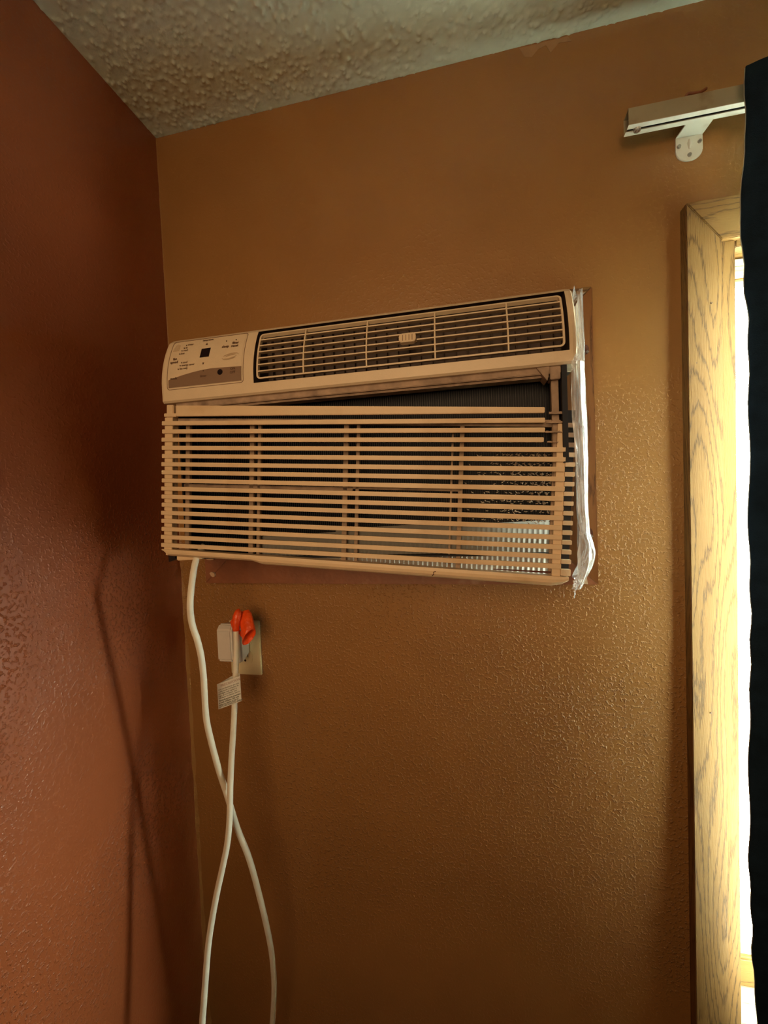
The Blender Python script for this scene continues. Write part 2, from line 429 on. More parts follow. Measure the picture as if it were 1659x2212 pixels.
# ------------------------------------------------------------------ window (setting)
win = bpy.data.objects.new('window_1', None); C.objects.link(win); win.location = (1.39, 0, 1.4); win['kind'] = 'structure'
def casing_board(x_out, x_in, z_out0, z_out1, z_in0, z_in1, vertical, mat, parent, name='casing_board', thick=0.020, inner=0.012):
    """mitred casing board, thick at the outer edge, thinner at the inner edge"""
    bm = bmesh.new()
    if vertical:
        a = [(x_out, z_out0), (x_in, z_in0), (x_in, z_in1), (x_out, z_out1)]
        th = [thick, inner, inner, thick]
    else:
        # here x_out/x_in are z values and z_* are x values
        a = [(z_out0, x_out), (z_in0, x_in), (z_in1, x_in), (z_out1, x_out)]
        th = [thick, inner, inner, thick]
    f = [bm.verts.new((p[0], -t, p[1])) for p, t in zip(a, th)]
    # rounded nose line near the inner edge
    b = [bm.verts.new((p[0], 0.0005, p[1])) for p in a]
    bm.faces.new(f)
    bm.faces.new(b[::-1])
    for i in range(4):
        j = (i+1) % 4; bm.faces.new((f[j], f[i], b[i], b[j]))
    return obj(name, bm, mat, parent, bevel=0.0012)
cx0, cx1, cz0, cz1 = 0.9635, 2.355, 0.635, 2.122
g = 0.0004
casing_board(cx0, WX0-0.003, cz0, cz1-g, WZ0, WZ1-g, True, M_oak_v, win, inner=0.015)
casing_board(cx1, WX1+0.003, cz0, cz1-g, WZ0, WZ1-g, True, M_oak_v, win, inner=0.015)
casing_board(cz1, WZ1, cx0+g, cx1-g, WX0-0.003+g, WX1+0.003-g, False, M_oak_h, win, inner=0.015)
casing_board(cz0, WZ0, cx0-g, cx1+g, WX0-0.003, WX1+0.003, False, M_oak_h, win, inner=0.015)
for x, z in ((0.9985, 1.963), (0.976, 1.871), (0.991, 1.30), (0.975, 1.02)):
    bm = bmesh.new(); disc(bm, (x, -0.0188, z), (0, 1, 0), 0.0013, 0.0015, 8)
    obj('nail_hole', bm, M_ink, win)
# opening liner
for n_, a in (('jamb', (WX0-0.002, WX0+0.020, -0.006, 0.045, WZ0, WZ1)), ('jamb', (WX1-0.020, WX1+0.002, -0.006, 0.045, WZ0, WZ1))):
    obj(n_, bx(*a), M_oak_v, win, bevel=0.0012)
obj('head_jamb', bx(WX0+0.022, WX1-0.022, -0.004, 0.040, WZ1-0.010, WZ1+0.001), M_oak_h, win, bevel=0.001)
obj('head_jamb', bx(WX0+0.026, WX1-0.022, 0.041, 0.060, WZ1-0.014, WZ1+0.001), M_trim_h, win, label='brown head board')
# ribbed vinyl head track
bm = bmesh.new()
for k, (za, zb, yy) in enumerate(((2.037, 2.047, 0.030), (2.027, 2.036, 0.033), (2.022, 2.0265, 0.028))):
    box(bm, WX0+0.021, WX1-0.021, yy, 0.058, za, zb)
obj('vinyl_track', bm, M_vinyl, win, bevel=0.001)
# sash: stiles, rails, sealant, glass
sx0, sx1, sz0, sz1 = 1.034, 2.284, 0.768, 2.040
gx0, gx1, gz0, gz1 = 1.0595, 2.262, 0.842, 2.016
obj('sash_stile', bx(sx0, gx0-0.002, 0.046, 0.078, sz0, sz1), M_oak_v, win, bevel=0.002)
obj('sash_stile', bx(gx1, sx1, 0.046, 0.078, sz0, sz1), M_oak_v, win, bevel=0.002)
obj('sash_rail', bx(gx0-0.002, gx1, 0.046, 0.078, gz1+0.004, sz1), M_oak_h, win, bevel=0.002)
obj('sash_rail', bx(gx0-0.002, gx1, 0.044, 0.080, sz0, gz0-0.020), M_oak_h, win, bevel=0.003)
bm = bmesh.new()
n_arc = 6; R = 0.016
outer = [(gx0-0.004, gz0-0.022), (gx1+0.002, gz0-0.022), (gx1+0.002, gz1+0.006), (gx0-0.004, gz1+0.006)]
def rrect(x0, x1, z0, z1, r, n=6):
    P = []
    for cx, cz, a0 in ((x1-r, z0+r, -PI/2), (x1-r, z1-r, 0), (x0+r, z1-r, PI/2), (x0+r, z0+r, PI)):
        for k in range(n+1):
            a = a0 + PI/2*k/n; P.append((cx+r*math.cos(a), cz+r*math.sin(a)))
    return P
def ring_mesh(bm, outer, inner, fo, fb):
    """outer/inner loops of equal length; fo front mapping, fb back mapping"""
    n = len(outer)
    A = [bm.verts.new(fo(*p)) for p in outer]; B = [bm.verts.new(fo(*p)) for p in inner]
    A2 = [bm.verts.new(fb(*p)) for p in outer]; B2 = [bm.verts.new(fb(*p)) for p in inner]
    for i in range(n):
        j = (i+1) % n
        bm.faces.new((A[i], A[j], B[j], B[i])); bm.faces.new((A2[j], A2[i], B2[i], B2[j]))
        bm.faces.new((A[j], A[i], A2[i], A2[j])); bm.faces.new((B[i], B[j], B2[j], B2[i]))
ring_mesh(bm, rrect(gx0-0.004, gx1+0.004, gz0-0.021, gz1+0.006, 0.001), rrect(gx0+0.003, gx1-0.003, gz0, gz1-0.002, 0.014),
          lambda a, b: (a, 0.054, b), lambda a, b: (a, 0.066, b))
obj('glazing_sealant', bm, M_seal, win, smooth=False)
obj('glass_pane', bx(gx0-0.003, gx1+0.003, 0.058, 0.061, gz0-0.015, gz1+0.004), M_glass, win)
# ribbed vinyl sill
bm = bmesh.new()
for za, zb, yy in ((0.741, 0.766, 0.042), (0.716, 0.739, 0.030), (0.708, 0.7145, 0.022)):
    box(bm, WX0+0.021, WX1-0.021, yy, 0.085, za, zb)
obj('vinyl_sill', bm, M_vinyl, win, bevel=0.0015)
obj('sill_board', bx(WX0+0.020, WX1-0.020, -0.004, 0.085, WZ0-0.001, 0.706), M_oak_h, win, bevel=0.001)
gr = obj('ground', bx(-3, 9, 0.3, 12, -0.5, -0.4), M_ground, kind='structure')

# ------------------------------------------------------------------ oak frame around the air conditioner (setting)
tr = bpy.data.objects.new('trim_2', None); C.objects.link(tr); tr.location = (0.446, 0, 1.76); tr['kind'] = 'structure'
tx0, tx1, tz0, tz1 = 0.068, 0.8255, 1.5115, 2.0145
casing_board(tx1, AX1, tz0, tz1-g, AZ0, AZ1, True, M_trim_v, tr, thick=0.016, inner=0.011)
casing_board(tx0, AX0, tz0, tz1-g, AZ0, AZ1, True, M_trimpaint, tr, thick=0.016, inner=0.011)
casing_board(tz1, AZ1, tx0+g, tx1-g, AX0+g, AX1-g, False, M_oak_h, tr, thick=0.016, inner=0.011)
casing_board(tz0, AZ0, tx0+g, tx1-g, AX0+g, AX1-g, False, M_trimpaint, tr, thick=0.016, inner=0.011)
for x, z, elong in ((0.8125, 1.911, 0), (0.8125, 1.600, 1)):
    bm = bmesh.new()
    P = [(x + 0.0055*math.cos(a), z + (0.010 if elong else 0.008)*math.sin(a)) for a in [2*PI*k/16 for k in range(16)]]
    prism(bm, P, lambda a, b: (a, -0.0172, b), lambda a, b: (a, -0.0120, b))
    ho = obj('screw_hole', bm, M_gap, tr)
    bm = bmesh.new(); tube(bm, [(x+0.002, -0.0150, z-0.004), (x+0.0025, -0.0190, z-0.0045)], [0.0030, 0.0022], 12)
    box(bm, x-0.0002, x+0.0052, -0.0193, -0.0185, z-0.0050, z-0.0040)
    obj('screw', bm, M_screw, tr)
# chipped plaster lumps at the lower-left end of the frame
for k, (x, z, w_, h_) in enumerate(((0.068, 1.533, 0.004, 0.014), (0.086, 1.531, 0.012, 0.012), (0.083, 1.562, 0.018, 0.004), (0.065, 1.510, 0.003, 0.003), (0.079, 1.508, 0.004, 0.002))):
    bm = bmesh.new()
    P = []
    for q in range(9):
        a = 2*PI*q/9; s = 0.7+0.5*random.random()
        P.append((x + w_/2*math.cos(a)*s, z + h_/2*math.sin(a)*s))
    yb = -0.0165 if 0.068 < x and z > 1.512 else 0.0
    prism(bm, P, lambda a, b: (a, yb-0.0022, b), lambda a, b: (a, yb+0.002, b))
    obj('plaster_chip', bm, basic('plaster', (0.58, 0.40, 0.26), 0.8, 0.1, 90), tr)
# plaster knob behind the lower-right corner
bm = bmesh.new()
P = [(0.792,1.516),(0.807,1.514),(0.805,1.527),(0.798,1.532),(0.79,1.53)]
prism(bm, P, lambda a, b: (a, -0.0225, b), lambda a, b: (a, -0.013, b))
obj('plaster_chip', bm, basic('plaster_pale', (0.70, 0.58, 0.42), 0.8, 0.1, 90), tr)

# ------------------------------------------------------------------ air conditioner
ac = thing('wall_air_conditioner', 'aged cream through-wall air conditioner with its lower grille sagging to the right', 'air conditioner', (0.436, 0.0, 1.57))
HX0, HX1, HZ0, HZ1 = 0.1095, 0.7655, 1.850, 1.966
def prof(z):
    return -0.165 + 3.6*max(0.0, z-1.875)**2 if z < 1.958 else -0.1402 + (z-1.958)*1.4
def S(x, z, off=0.0):
    """point on the curved front of the upper housing, lifted off by off"""
    d = 7.2*max(0.0, z-1.875); n = Vector((0, -1, d)).normalized()
    return Vector((x, prof(z), z)) + n*off
# metal sleeve (open box) in the wall
bm = bmesh.new()
sxa, sxb, sza, szb = 0.124, 0.752, 1.582, 1.950
box(bm, sxa, sxa+0.003, -0.075, 0.12, sza, szb); box(bm, sxb-0.003, sxb, -0.075, 0.12, sza, szb)
box(bm, sxa, sxb, -0.075, 0.12, szb-0.003, szb); box(bm, sxa, sxb, -0.075, 0.12, sza, sza+0.003)
box(bm, sxa, sxb, 0.117, 0.12, sza, szb)
for a in ((AX0+0.001, sxa-0.0005, sza, szb), (sxb+0.0005, AX1-0.001, sza, szb), (AX0+0.001, AX1-0.001, AZ0+0.001, sza-0.0005), (AX0+0.001, AX1-0.001, szb+0.0005, AZ1-0.001)):
    box(bm, a[0], a[1], 0.020, 0.12, a[2], a[3])        # unseen packing added round the sleeve to stop outdoor light leaking in
obj('sleeve', bm, M_metal, ac)
# chassis: top and side returns behind the front, dark evaporator coil inside
bm = bmesh.new()
box(bm, 0.128, 0.131, -0.150, -0.060, 1.590, 1.86); box(bm, 0.745, 0.752, -0.160, -0.060, 1.715, 1.86)  # right-hand plate brought forward, dark, where the void looks black
box(bm, 0.128, 0.748, -0.150, -0.060, 1.583, 1.586)
obj('chassis', bm, M_dark, ac)
coil = obj('evaporator_coil', bx(0.132, 0.744, -0.108, -0.078, 1.588, 1.872), M_dark, ac)
bm = bmesh.new()
for k in range(170):
    x = 0.136 + k*0.00356
    box(bm, x, x+0.0007, -0.1115, -0.107, 1.592, 1.852)
obj('coil_fin', bm, M_coil, coil, kind='stuff')

# upper housing with its louvre opening
LX0, LX1, LZ0, LZ1 = 0.2815, 0.7550, 1.868, 1.9585
bm = bmesh.new()
xs = [HX0, HX0+0.002, HX0+0.006, LX0, LX0+0.004, LX1-0.004, LX1, HX1-0.006, HX1-0.002, HX1]
zs = [HZ0, HZ0+0.003] + [HZ0+0.006 + (LZ0-HZ0-0.006)*i/2 for i in range(3)] + [LZ0 + (LZ1-LZ0)*i/12 for i in range(1, 13)] + [1.962, 1.9655, HZ1]
G = {}
for i, x in enumerate(xs):
    for j, z in enumerate(zs):
        e = 0
        if i in (0, len(xs)-1): e = 0.004
        elif i in (1, len(xs)-2): e = 0.0012
        y = prof(z) + e
        if j == 0: y += 0.003
        if z > 1.9655: y = prof(1.9655) + 0.004 + e
        G[i, j] = bm.verts.new((x, y, z))
i0, i1 = xs.index(LX0), xs.index(LX1); j0, j1 = zs.index(LZ0), [k for k, z in enumerate(zs) if abs(z-LZ1) < 1e-9][0]
for i in range(len(xs)-1):
    for j in range(len(zs)-1):
        if i0 <= i < i1 and j0 <= j < j1: continue
        bm.faces.new((G[i, j], G[i+1, j], G[i+1, j+1], G[i, j+1]))
# top, sides, underside lip
n = len(xs)-1; m_ = len(zs)-1
tb = [bm.verts.new((x, -0.020, HZ1)) for x in xs]
for i in range(n): bm.faces.new((G[i, m_], G[i+1, m_], tb[i+1], tb[i]))
bb = [bm.verts.new((x, -0.122, HZ0-0.001)) for x in xs]
for i in range(n): bm.faces.new((G[i+1, 0], G[i, 0], bb[i], bb[i+1]))
for e in (0, n):
    bk = bm.verts.new((xs[e], -0.020, HZ0))
    loop = [G[e, j] for j in range(m_+1)] + [tb[e], bk, bb[e]]
    bm.faces.new(loop if e else loop[::-1])
hous = obj('upper_housing', bm, M_plast, ac)
# recess behind the louvres
bm = bmesh.new()
rz = [LZ0 + (LZ1-LZ0)*i/12 for i in range(13)]
def strip(pa, pb):
    A = [bm.verts.new(p) for p in pa]; B = [bm.verts.new(p) for p in pb]
    for k in range(len(A)-1): bm.faces.new((A[k], A[k+1], B[k+1], B[k]))
strip([S(LX0, z) for z in rz], [(LX0, -0.112, z) for z in rz]); strip([S(LX1, z) for z in rz], [(LX1, -0.112, z) for z in rz])
strip([S(LX0, LZ0), S(LX1, LZ0)], [(LX0, -0.112, LZ0), (LX1, -0.112, LZ0)])
strip([S(LX0, LZ1), S(LX1, LZ1)], [(LX0, -0.112, LZ1), (LX1, -0.112, LZ1)])
strip([(LX0, -0.112, LZ0), (LX1, -0.112, LZ0)], [(LX0, -0.112, LZ1), (LX1, -0.112, LZ1)])
obj('louvre_recess', bm, M_vent, hous)
# louvre frame, bars
def surf_loop_frame(bm, x0, x1, z0, z1, r, wd, top, depth):
    o_ = rrect(x0, x1, z0, z1, r, 6); i_ = rrect(x0+wd, x1-wd, z0+wd, z1-wd, max(r-wd, 0.001), 6)
    ring_mesh(bm, o_, i_, lambda a, b: S(a, b, top), lambda a, b: S(a, b, top-depth))
lou = bpy.data.objects.new('tmp', None)
bm = bmesh.new(); fx0, fx1, fz0, fz1 = LX0+0.0048, LX1-0.0050, LZ0+0.0060, LZ1-0.0050
# frame sides need several segments to follow the curved face
def frame_pts(x0, x1, z0, z1, r):
    P = rrect(x0, x1, z0, z1, r, 5); out = []
    for a, b in zip(P, P[1:]+P[:1]):
        k = 10 if abs(a[1]-b[1]) > 0.02 else 1
        for q in range(k): out.append((a[0]+(b[0]-a[0])*q/k, a[1]+(b[1]-a[1])*q/k))
    return out
ring_mesh(bm, frame_pts(fx0, fx1, fz0, fz1, 0.006), frame_pts(fx0+0.0028, fx1-0.0028, fz0+0.0024, fz1-0.0024, 0.004),
          lambda a, b: S(a, b, -0.001), lambda a, b: S(a, b, -0.007))
lframe = obj('louvre_frame', bm, M_plast, hous)
zi0, zi1 = fz0+0.0024, fz1-0.0024; pitch = (zi1-zi0+0.0019)/7
for k in range(6):
    zc = zi0 - 0.0019/2 + pitch*(k+1)
    bm = bmesh.new()
    xl = fx0+0.002; xr = fx1-0.002
    spans = [(xl, xr)]
    if k == 2: spans = [(xl, 0.521), (0.545, xr)]
    for a, b in spans:
        y0 = S(0, zc, -0.001).y
        box(bm, a, b, y0, y0+0.010, zc-0.00095, zc+0.00095)
    if k == 2:   # the bar dips under the slider
        y0 = S(0, zc, -0.001).y
        box(bm, 0.521, 0.545, y0+0.004, y0+0.010, zc-0.00195, zc-0.0003)
    obj('louvre_bar', bm, M_plast, lframe, bevel=0.0003)
for x in (0.3666, 0.4683, 0.5720, 0.6751):
    bm = bmesh.new()
    zz = [zi0-0.001 + (zi1-zi0+0.002)*i/10 for i in range(11)]
    for a, b in zip(zz, zz[1:]):
        q = [S(x-0.00105, a, -0.0005), S(x+0.00105, a, -0.0005), S(x+0.00105, b, -0.0005), S(x-0.00105, b, -0.0005)]
        q2 = [v+Vector((0, 0.006, 0)) for v in q]
        A = [bm.verts.new(v) for v in q]; B = [bm.verts.new(v) for v in q2]
        bm.faces.new(A); bm.faces.new((A[1], A[0], B[0], B[1])) ; bm.faces.new((A[0], A[3], B[3], B[0])); bm.faces.new((A[2], A[1], B[1], B[2]))
    obj('louvre_divider', bm, M_plast, lframe)
# deflector vanes deep in the vent, seen through the bars
bm = bmesh.new()
for k in range(26):
    x = LX0+0.012+k*0.018
    box(bm, x, x+0.0012, -0.122, -0.114, LZ0+0.004, LZ1-0.004)
obj('vane', bm, basic('dark_brown_vane', (0.07, 0.047, 0.036), 0.8, 0.3, 60), hous, kind='stuff')  # vanes coloured as dark brown as the recess behind them
# slider
bm = bmesh.new()
o_ = rrect(0.5192, 0.5445, 1.9035, 1.9175, 0.0045, 5)
prism(bm, o_, lambda a, b: S(a, b, 0.0035), lambda a, b: S(a, b, -0.004))
sl = obj('vent_slider', bm, M_plast, hous, bevel=0.0008, label='cream ribbed slider knob')
for k in range(4):
    x = 0.5245+k*0.0047
    bm = bmesh.new(); P = [S(x, 1.906, 0.0037), S(x+0.0009, 1.906, 0.0037), S(x+0.0009, 1.915, 0.0037), S(x, 1.915, 0.0037)]
    A = [bm.verts.new(p) for p in P]; B = [bm.verts.new(p+Vector((0, 0.001, 0))) for p in P]
    bm.faces.new(A)
    for i in range(4): bm.faces.new((A[i], A[(i+1) % 4], B[(i+1) % 4], B[i]))
    obj('grip_groove', bm, M_band, sl)
# control panel
px0, px1, pz0, pz1 = 0.1225, 0.2640, 1.8705, 1.9590
def cp_corners(d, r): return frame_pts(px0+d, px1-d, pz0+d, pz1-d, r)
bm = bmesh.new()
ring_mesh(bm, cp_corners(0, 0.005), cp_corners(0.0009, 0.0045), lambda a, b: S(a, b, 0.0004), lambda a, b: S(a, b, -0.001))
obj('panel_groove', bm, M_band, hous)
bm = bmesh.new()
cols = 12; rowsn = 16
g_ = [[bm.verts.new(S(px0+0.003+(px1-px0-0.006)*i/cols, pz0+0.003+(pz1-pz0-0.006)*j/rowsn, 0.0005)) for i in range(cols+1)] for j in range(rowsn+1)]
for j in range(rowsn):
    for i in range(cols): bm.faces.new((g_[j][i], g_[j][i+1], g_[j+1][i+1], g_[j+1][i]))
cpan = obj('control_panel', bm, M_plast, hous, smooth=True)
# grey band with an arched top
bm = bmesh.new(); up = []; dn = []
for i in range(25):
    t = i/24; x = px0+0.0035+(px1-px0-0.007)*t
    top = 1.8870 + 0.0125*math.sin(min(1, t*1.35+0.05)*PI/2)**1.1 - 0.005*max(0, t-0.6)**1.5
    top = min(top, 1.9)
    up.append(bm.verts.new(S(x, top, 0.0009))); dn.append(bm.verts.new(S(x, pz0+0.0035, 0.0009)))
bm.free(); bm = bmesh.new(); R_ = []
for i in range(25):
    t = i/24; x = px0+0.0035+(px1-px0-0.007)*t
    top = 1.8868 + 0.0125*math.sin(min(1, t*1.5)*PI/2)**0.9 - 0.0055*max(0, t-0.6)
    R_.append([bm.verts.new(S(x, pz0+0.0035+(top-pz0-0.0035)*j/8, 0.0010)) for j in range(9)])
for a, b in zip(R_, R_[1:]):
    for j in range(8): bm.faces.new((a[j], b[j], b[j+1], a[j+1]))
obj('lower_band', bm, M_band, cpan, label='grey-brown arched band')
bm = bmesh.new(); prism(bm, [(0.1822,1.9208),(0.1992,1.9208),(0.1998,1.9370),(0.1828,1.9370)], lambda a, b: S(a, b, 0.0010), lambda a, b: S(a, b, 0))
obj('display_window', bm, M_black, cpan, label='small dark square display')
bm = bmesh.new(); P = [(0.2227+0.0047*math.cos(2*PI*k/20), 1.8912+0.0047*math.sin(2*PI*k/20)) for k in range(20)]
prism(bm, P, lambda a, b: S(a, b, 0.0014), lambda a, b: S(a, b, 0))
obj('infrared_sensor', bm, M_black, cpan, label='round dark sensor')
def panel_text(bm, s, x, z, size, off=0.0014, align='LEFT', bold=0.00006, rot=0.0, shear=0.0):
    ca, sa = math.cos(rot), math.sin(rot)
    return text_bm(s, size, lambda u, v: S(x+u*ca-v*sa, z+u*sa+v*ca, off), bm, align, bold, shear)
bm = bmesh.new()
for s, x, z, sz in (('timer', 0.1530, 1.9470, 0.0050), ('hi', 0.1505, 1.9415, 0.0050), ('med', 0.1475, 1.9364, 0.0050), ('low', 0.1442, 1.9308, 0.0050),
                    ('cool', 0.1517, 1.9137, 0.0048), ('energy saver', 0.1497, 1.9086, 0.0048), ('fan only', 0.1468, 1.9030, 0.0048)):
    panel_text(bm, s, x, z, sz)
for s, x, z, sz in (('temp/time', 0.1905, 1.9520, 0.0048), ('sleep', 0.2275, 1.9335, 0.0062), ('filter', 0.2450, 1.9385, 0.0062), ('reset', 0.2445, 1.9330, 0.0062),
                    ('ON', 0.2455, 1.8928, 0.0056), ('OFF', 0.2455, 1.8868, 0.0056), ('timer', 0.1921, 1.8862, 0.0055),
                    ('fan', 0.1352, 1.9215, 0.0062), ('speed', 0.1345, 1.9155, 0.0062), ('mode', 0.1365, 1.8872, 0.0055)):
    panel_text(bm, s, x, z, sz, align='CENTER', bold=0.00012)
for x, z in ((0.1506, 1.9480), (0.1480, 1.9428), (0.1450, 1.9377), (0.1421, 1.9320), (0.1494, 1.9150), (0.1472, 1.9100), (0.1442, 1.9042), (0.2269, 1.9462), (0.2447, 1.9462), (0.1919, 1.8966)):
    P = [(x+0.0010*math.cos(2*PI*k/10), z+0.0010*math.sin(2*PI*k/10)) for k in range(10)]
    prism(bm, P, lambda a, b: S(a, b, 0.0015), lambda a, b: S(a, b, 0.0007))
for sgn, z in ((1, 1.9455), (-1, 1.9090)):
    P = [(0.1888, z-0.0018*sgn), (0.1905, z+0.0018*sgn), (0.1922, z-0.0018*sgn), (0.1912, z-0.0018*sgn), (0.1905, z+0.0002*sgn), (0.1898, z-0.0018*sgn)]
    prism(bm, P, lambda a, b: S(a, b, 0.0015), lambda a, b: S(a, b, 0.0007))
obj('panel_lettering', bm, M_ink, cpan, label='brown printed lettering and dots')['kind'] = 'stuff'
# faint elliptical swirl emblem and faded badge
bm = bmesh.new()
for (rx, rz_, a0, a1, w0) in ((0.0150, 0.0052, -0.2, 2.6, 0.0016), (0.0150, 0.0052, 3.0, 5.4, 0.0018), (0.0100, 0.0026, 0.1, 2.9, 0.0010), (0.0125, 0.0036, 3.6, 6.0, 0.0008)):
    n_ = 22; A = []; B = []
    for k in range(n_+1):
        a = a0+(a1-a0)*k/n_; ww = w0*math.sin(PI*k/n_)**0.6+0.0001
        ct, st = math.cos(0.16), math.sin(0.16)
        def pt(s):
            u = (rx-s)*math.cos(a); v = (rz_-s)*math.sin(a)
            return S(0.2394+u*ct-v*st, 1.9165+u*st+v*ct, 0.0012)
        A.append(bm.verts.new(pt(0))); B.append(bm.verts.new(pt(ww)))
    for k in range(n_): bm.faces.new((A[k], A[k+1], B[k+1], B[k]))
obj('swirl_emblem', bm, M_inkf, cpan)
bm = bmesh.new()
prism(bm, [(0.1272,1.9385),(0.1382,1.9385),(0.1392,1.9420),(0.1380,1.9500),(0.1340,1.9525),(0.1300,1.9500),(0.1280,1.9440)], lambda a, b: S(a, b, 0.0010), lambda a, b: S(a, b, 0.0005))
obj('faded_badge', bm, basic('badge', (0.60, 0.45, 0.29), 0.5, 0.08, 200), cpan)

# lip under the housing: recessed brown ledge and its right-hand post
bm = bmesh.new()
box(bm, 0.130, 0.745, -0.156, -0.150, 1.8405, 1.8515); box(bm, 0.130, 0.735, -0.150, -0.128, 1.8375, 1.8425)
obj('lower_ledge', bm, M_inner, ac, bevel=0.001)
bm = bmesh.new()
prism(bm, [(0.712, 1.850), (0.722, 1.836), (0.7265, 1.830), (0.7300, 1.850)], lambda a, b: (a, -0.160, b), lambda a, b: (a, -0.130, b))
box(bm, 0.7305, 0.7440, -0.158, -0.134, 1.832, 1.851)
obj('ledge_bracket', bm, M_inner, ac, bevel=0.0008)
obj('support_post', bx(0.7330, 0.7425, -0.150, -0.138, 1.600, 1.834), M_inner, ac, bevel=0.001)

# ---- front grille, a stiff panel that has dropped at its right end
GO = Vector((0.1114, -0.1695, 1.816)); GU = Vector((0.99773, 0.0156, -0.0654)); GV = Vector((-0.0652, -0.0137, -0.99778)); GN = Vector((-0.01646, 0.99977, -0.01265))
PIT = 0.0137
def Gp(u, off, v): return GO + GU*u + GV*(v*PIT) + GN*off
def gbox(bm, u0, u1, n0, n1, v0, v1, v0r=None, v1r=None):
    v0r = v0 if v0r is None else v0r; v1r = v1 if v1r is None else v1r
    P = [(u0,n0,v1),(u1,n0,v1r),(u1,n1,v1r),(u0,n1,v1),(u0,n0,v0),(u1,n0,v0r),(u1,n1,v0r),(u0,n1,v0)]
    vs = [bm.verts.new(Gp(*p)) for p in P]
    for f in [(0,3,2,1),(4,5,6,7),(0,1,5,4),(1,2,6,5),(2,3,7,6),(3,0,4,7)]: bm.faces.new([vs[i] for i in f])
bm = bmesh.new()
gbox(bm, 0.0265, 0.611, 0.0, 0.006, -2.15, -0.84, -1.33, -0.74)          # tapering top bar
gbox(bm, 0.004, 0.028, 0.0, 0.006, -1.20, -0.78)
gbox(bm, 0.0055, 0.0185, 0.0045, 0.018, -2.3, 16.3)                         # left post
gbox(bm, 0.630, 0.6415, 0.0045, 0.018, 0.3, 16.6)                          # right post
gril = obj('front_grille', bm, M_slat, ac, bevel=0.0008)
# bottom rail with a rounded front and a step
def rail():
    bm = bmesh.new(); rows = []
    us = [0.002, 0.006, 0.012, 0.05, 0.10, 0.166, 0.172, 0.184, 0.19, 0.3, 0.46, 0.60, 0.63, 0.645, 0.652]
    for u in us:
        t = u/0.65
        v0 = 15.50 + 0.55*t
        v1 = 16.40 if u < 0.17 else 16.75 + 0.42*(u-0.184)/0.466
        if u < 0.008: v1 = 15.9
        if u < 0.004: v1 = 15.7
        if 0.166 <= u < 0.184: v1 = 16.42 + 0.33*(u-0.166)/0.018
        if u > 0.64: v1 -= 0.25
        if u > 0.65: v1 -= 0.35
        h = v1-v0
        sec = [(0.016, v0), (0.0, v0), (-0.0012, v0+h*0.3), (-0.0006, v0+h*0.6), (0.003, v0+h*0.85), (0.008, v1), (0.016, v1+0.02)]
        rows.append([bm.verts.new(Gp(u, a, b)) for a, b in sec])
    for a, b in zip(rows, rows[1:]):
        for k in range(6): bm.faces.new((a[k], a[k+1], b[k+1], b[k]))
    bm.faces.new(rows[0]); bm.faces.new(rows[-1][::-1])
    obj('bottom_rail', bm, M_slat, gril, smooth=False)
rail()
bm = bmesh.new(); pts = [Gp(0.466, -0.0012, 16.25), Gp(0.4625, -0.0016, 16.35), Gp(0.4630, -0.0012, 16.55), Gp(0.4605, 0.0015, 16.80)]
tube(bm, pts, 0.0006, 6); obj('crack', bm, M_gap, gril)
bm = bmesh.new(); gbox(bm, 0.549, 0.628, -0.0004, 0.001, 15.62, 15.70, 15.55, 15.75)
obj('crack', bm, M_gap, gril)
# slats
smesh = None
for k in range(16):
    broken = k < 3
    if smesh is None or broken or k == 3:
        bm = bmesh.new()
        end = 0.6118 if broken else 0.6412
        v0, v1 = -0.25, 0.25
        P = [(0,0,v1),(end,0,v1),(end,.0058,v1),(0,.0058,v1),(0,0,v0),(end,0,v0),(end,.0058,v0),(0,.0058,v0)]
        vs = [bm.verts.new(GU*a + GN*b + GV*(c*PIT)) for a, b, c in P]
        for f in [(0,3,2,1),(4,5,6,7),(0,1,5,4),(1,2,6,5),(2,3,7,6),(3,0,4,7)]: bm.faces.new([vs[i] for i in f])
        o = obj('slat', bm, M_slat, gril, bevel=0.0006); smesh = o.data
    else:
        o = bpy.data.objects.new('slat', smesh); C.objects.link(o); o.parent = gril
    # slight warp from slat to slat
    base = Vector((0, 0, 0)); q = gril
    t = Vector((0, 0, 0))
    while q: t += Vector(q.location); q = q.parent
    o.location = Gp(0, 0, k) - t + Vector((0.0006*math.sin(k*2.1), 0, 0))
# torn stubs at the right ends of the top rows, and end teeth of the side
def ragged(u0, u1, va, vb, off=0.002):
    bm = bmesh.new(); n = 12; top = []; bot = []
    for i in range(n+1):
        u = u0+(u1-u0)*i/n
        top.append((u, va + 0.13*random.random())); bot.append((u, vb - 0.04*random.random()))
    A = [bm.verts.new(Gp(a, off, b)) for a, b in top]; B = [bm.verts.new(Gp(a, off, b)) for a, b in bot]
    A2 = [bm.verts.new(Gp(a, off+0.003, b)) for a, b in top]; B2 = [bm.verts.new(Gp(a, off+0.003, b)) for a, b in bot]
    for i in range(n):
        bm.faces.new((B[i], B[i+1], A[i+1], A[i])); bm.faces.new((A[i], A[i+1], A2[i+1], A2[i])); bm.faces.new((B[i+1], B[i], B2[i], B2[i+1]))
    return obj('torn_stub', bm, M_inner, gril)
ragged(0.617, 0.640, -0.95, -0.62); ragged(0.614, 0.640, 0.02, 0.30); ragged(0.6125, 0.638, 1.04, 1.28); ragged(0.616, 0.631, 2.10, 2.28)
for k in range(16):
    bm = bmesh.new()
    v0, v1 = k+0.28, k+0.72
    if k == 15: v1 = 15.95
    gbox(bm, 0.6412, 0.6545, 0.0012, 0.010, v0, v1)
    obj('side_tooth', bm, M_plast if k > 2 else M_inner, gril, bevel=0.0005)
bm = bmesh.new(); gbox(bm, 0.6420, 0.6535, 0.0095, 0.016, -1.1, 16.2)
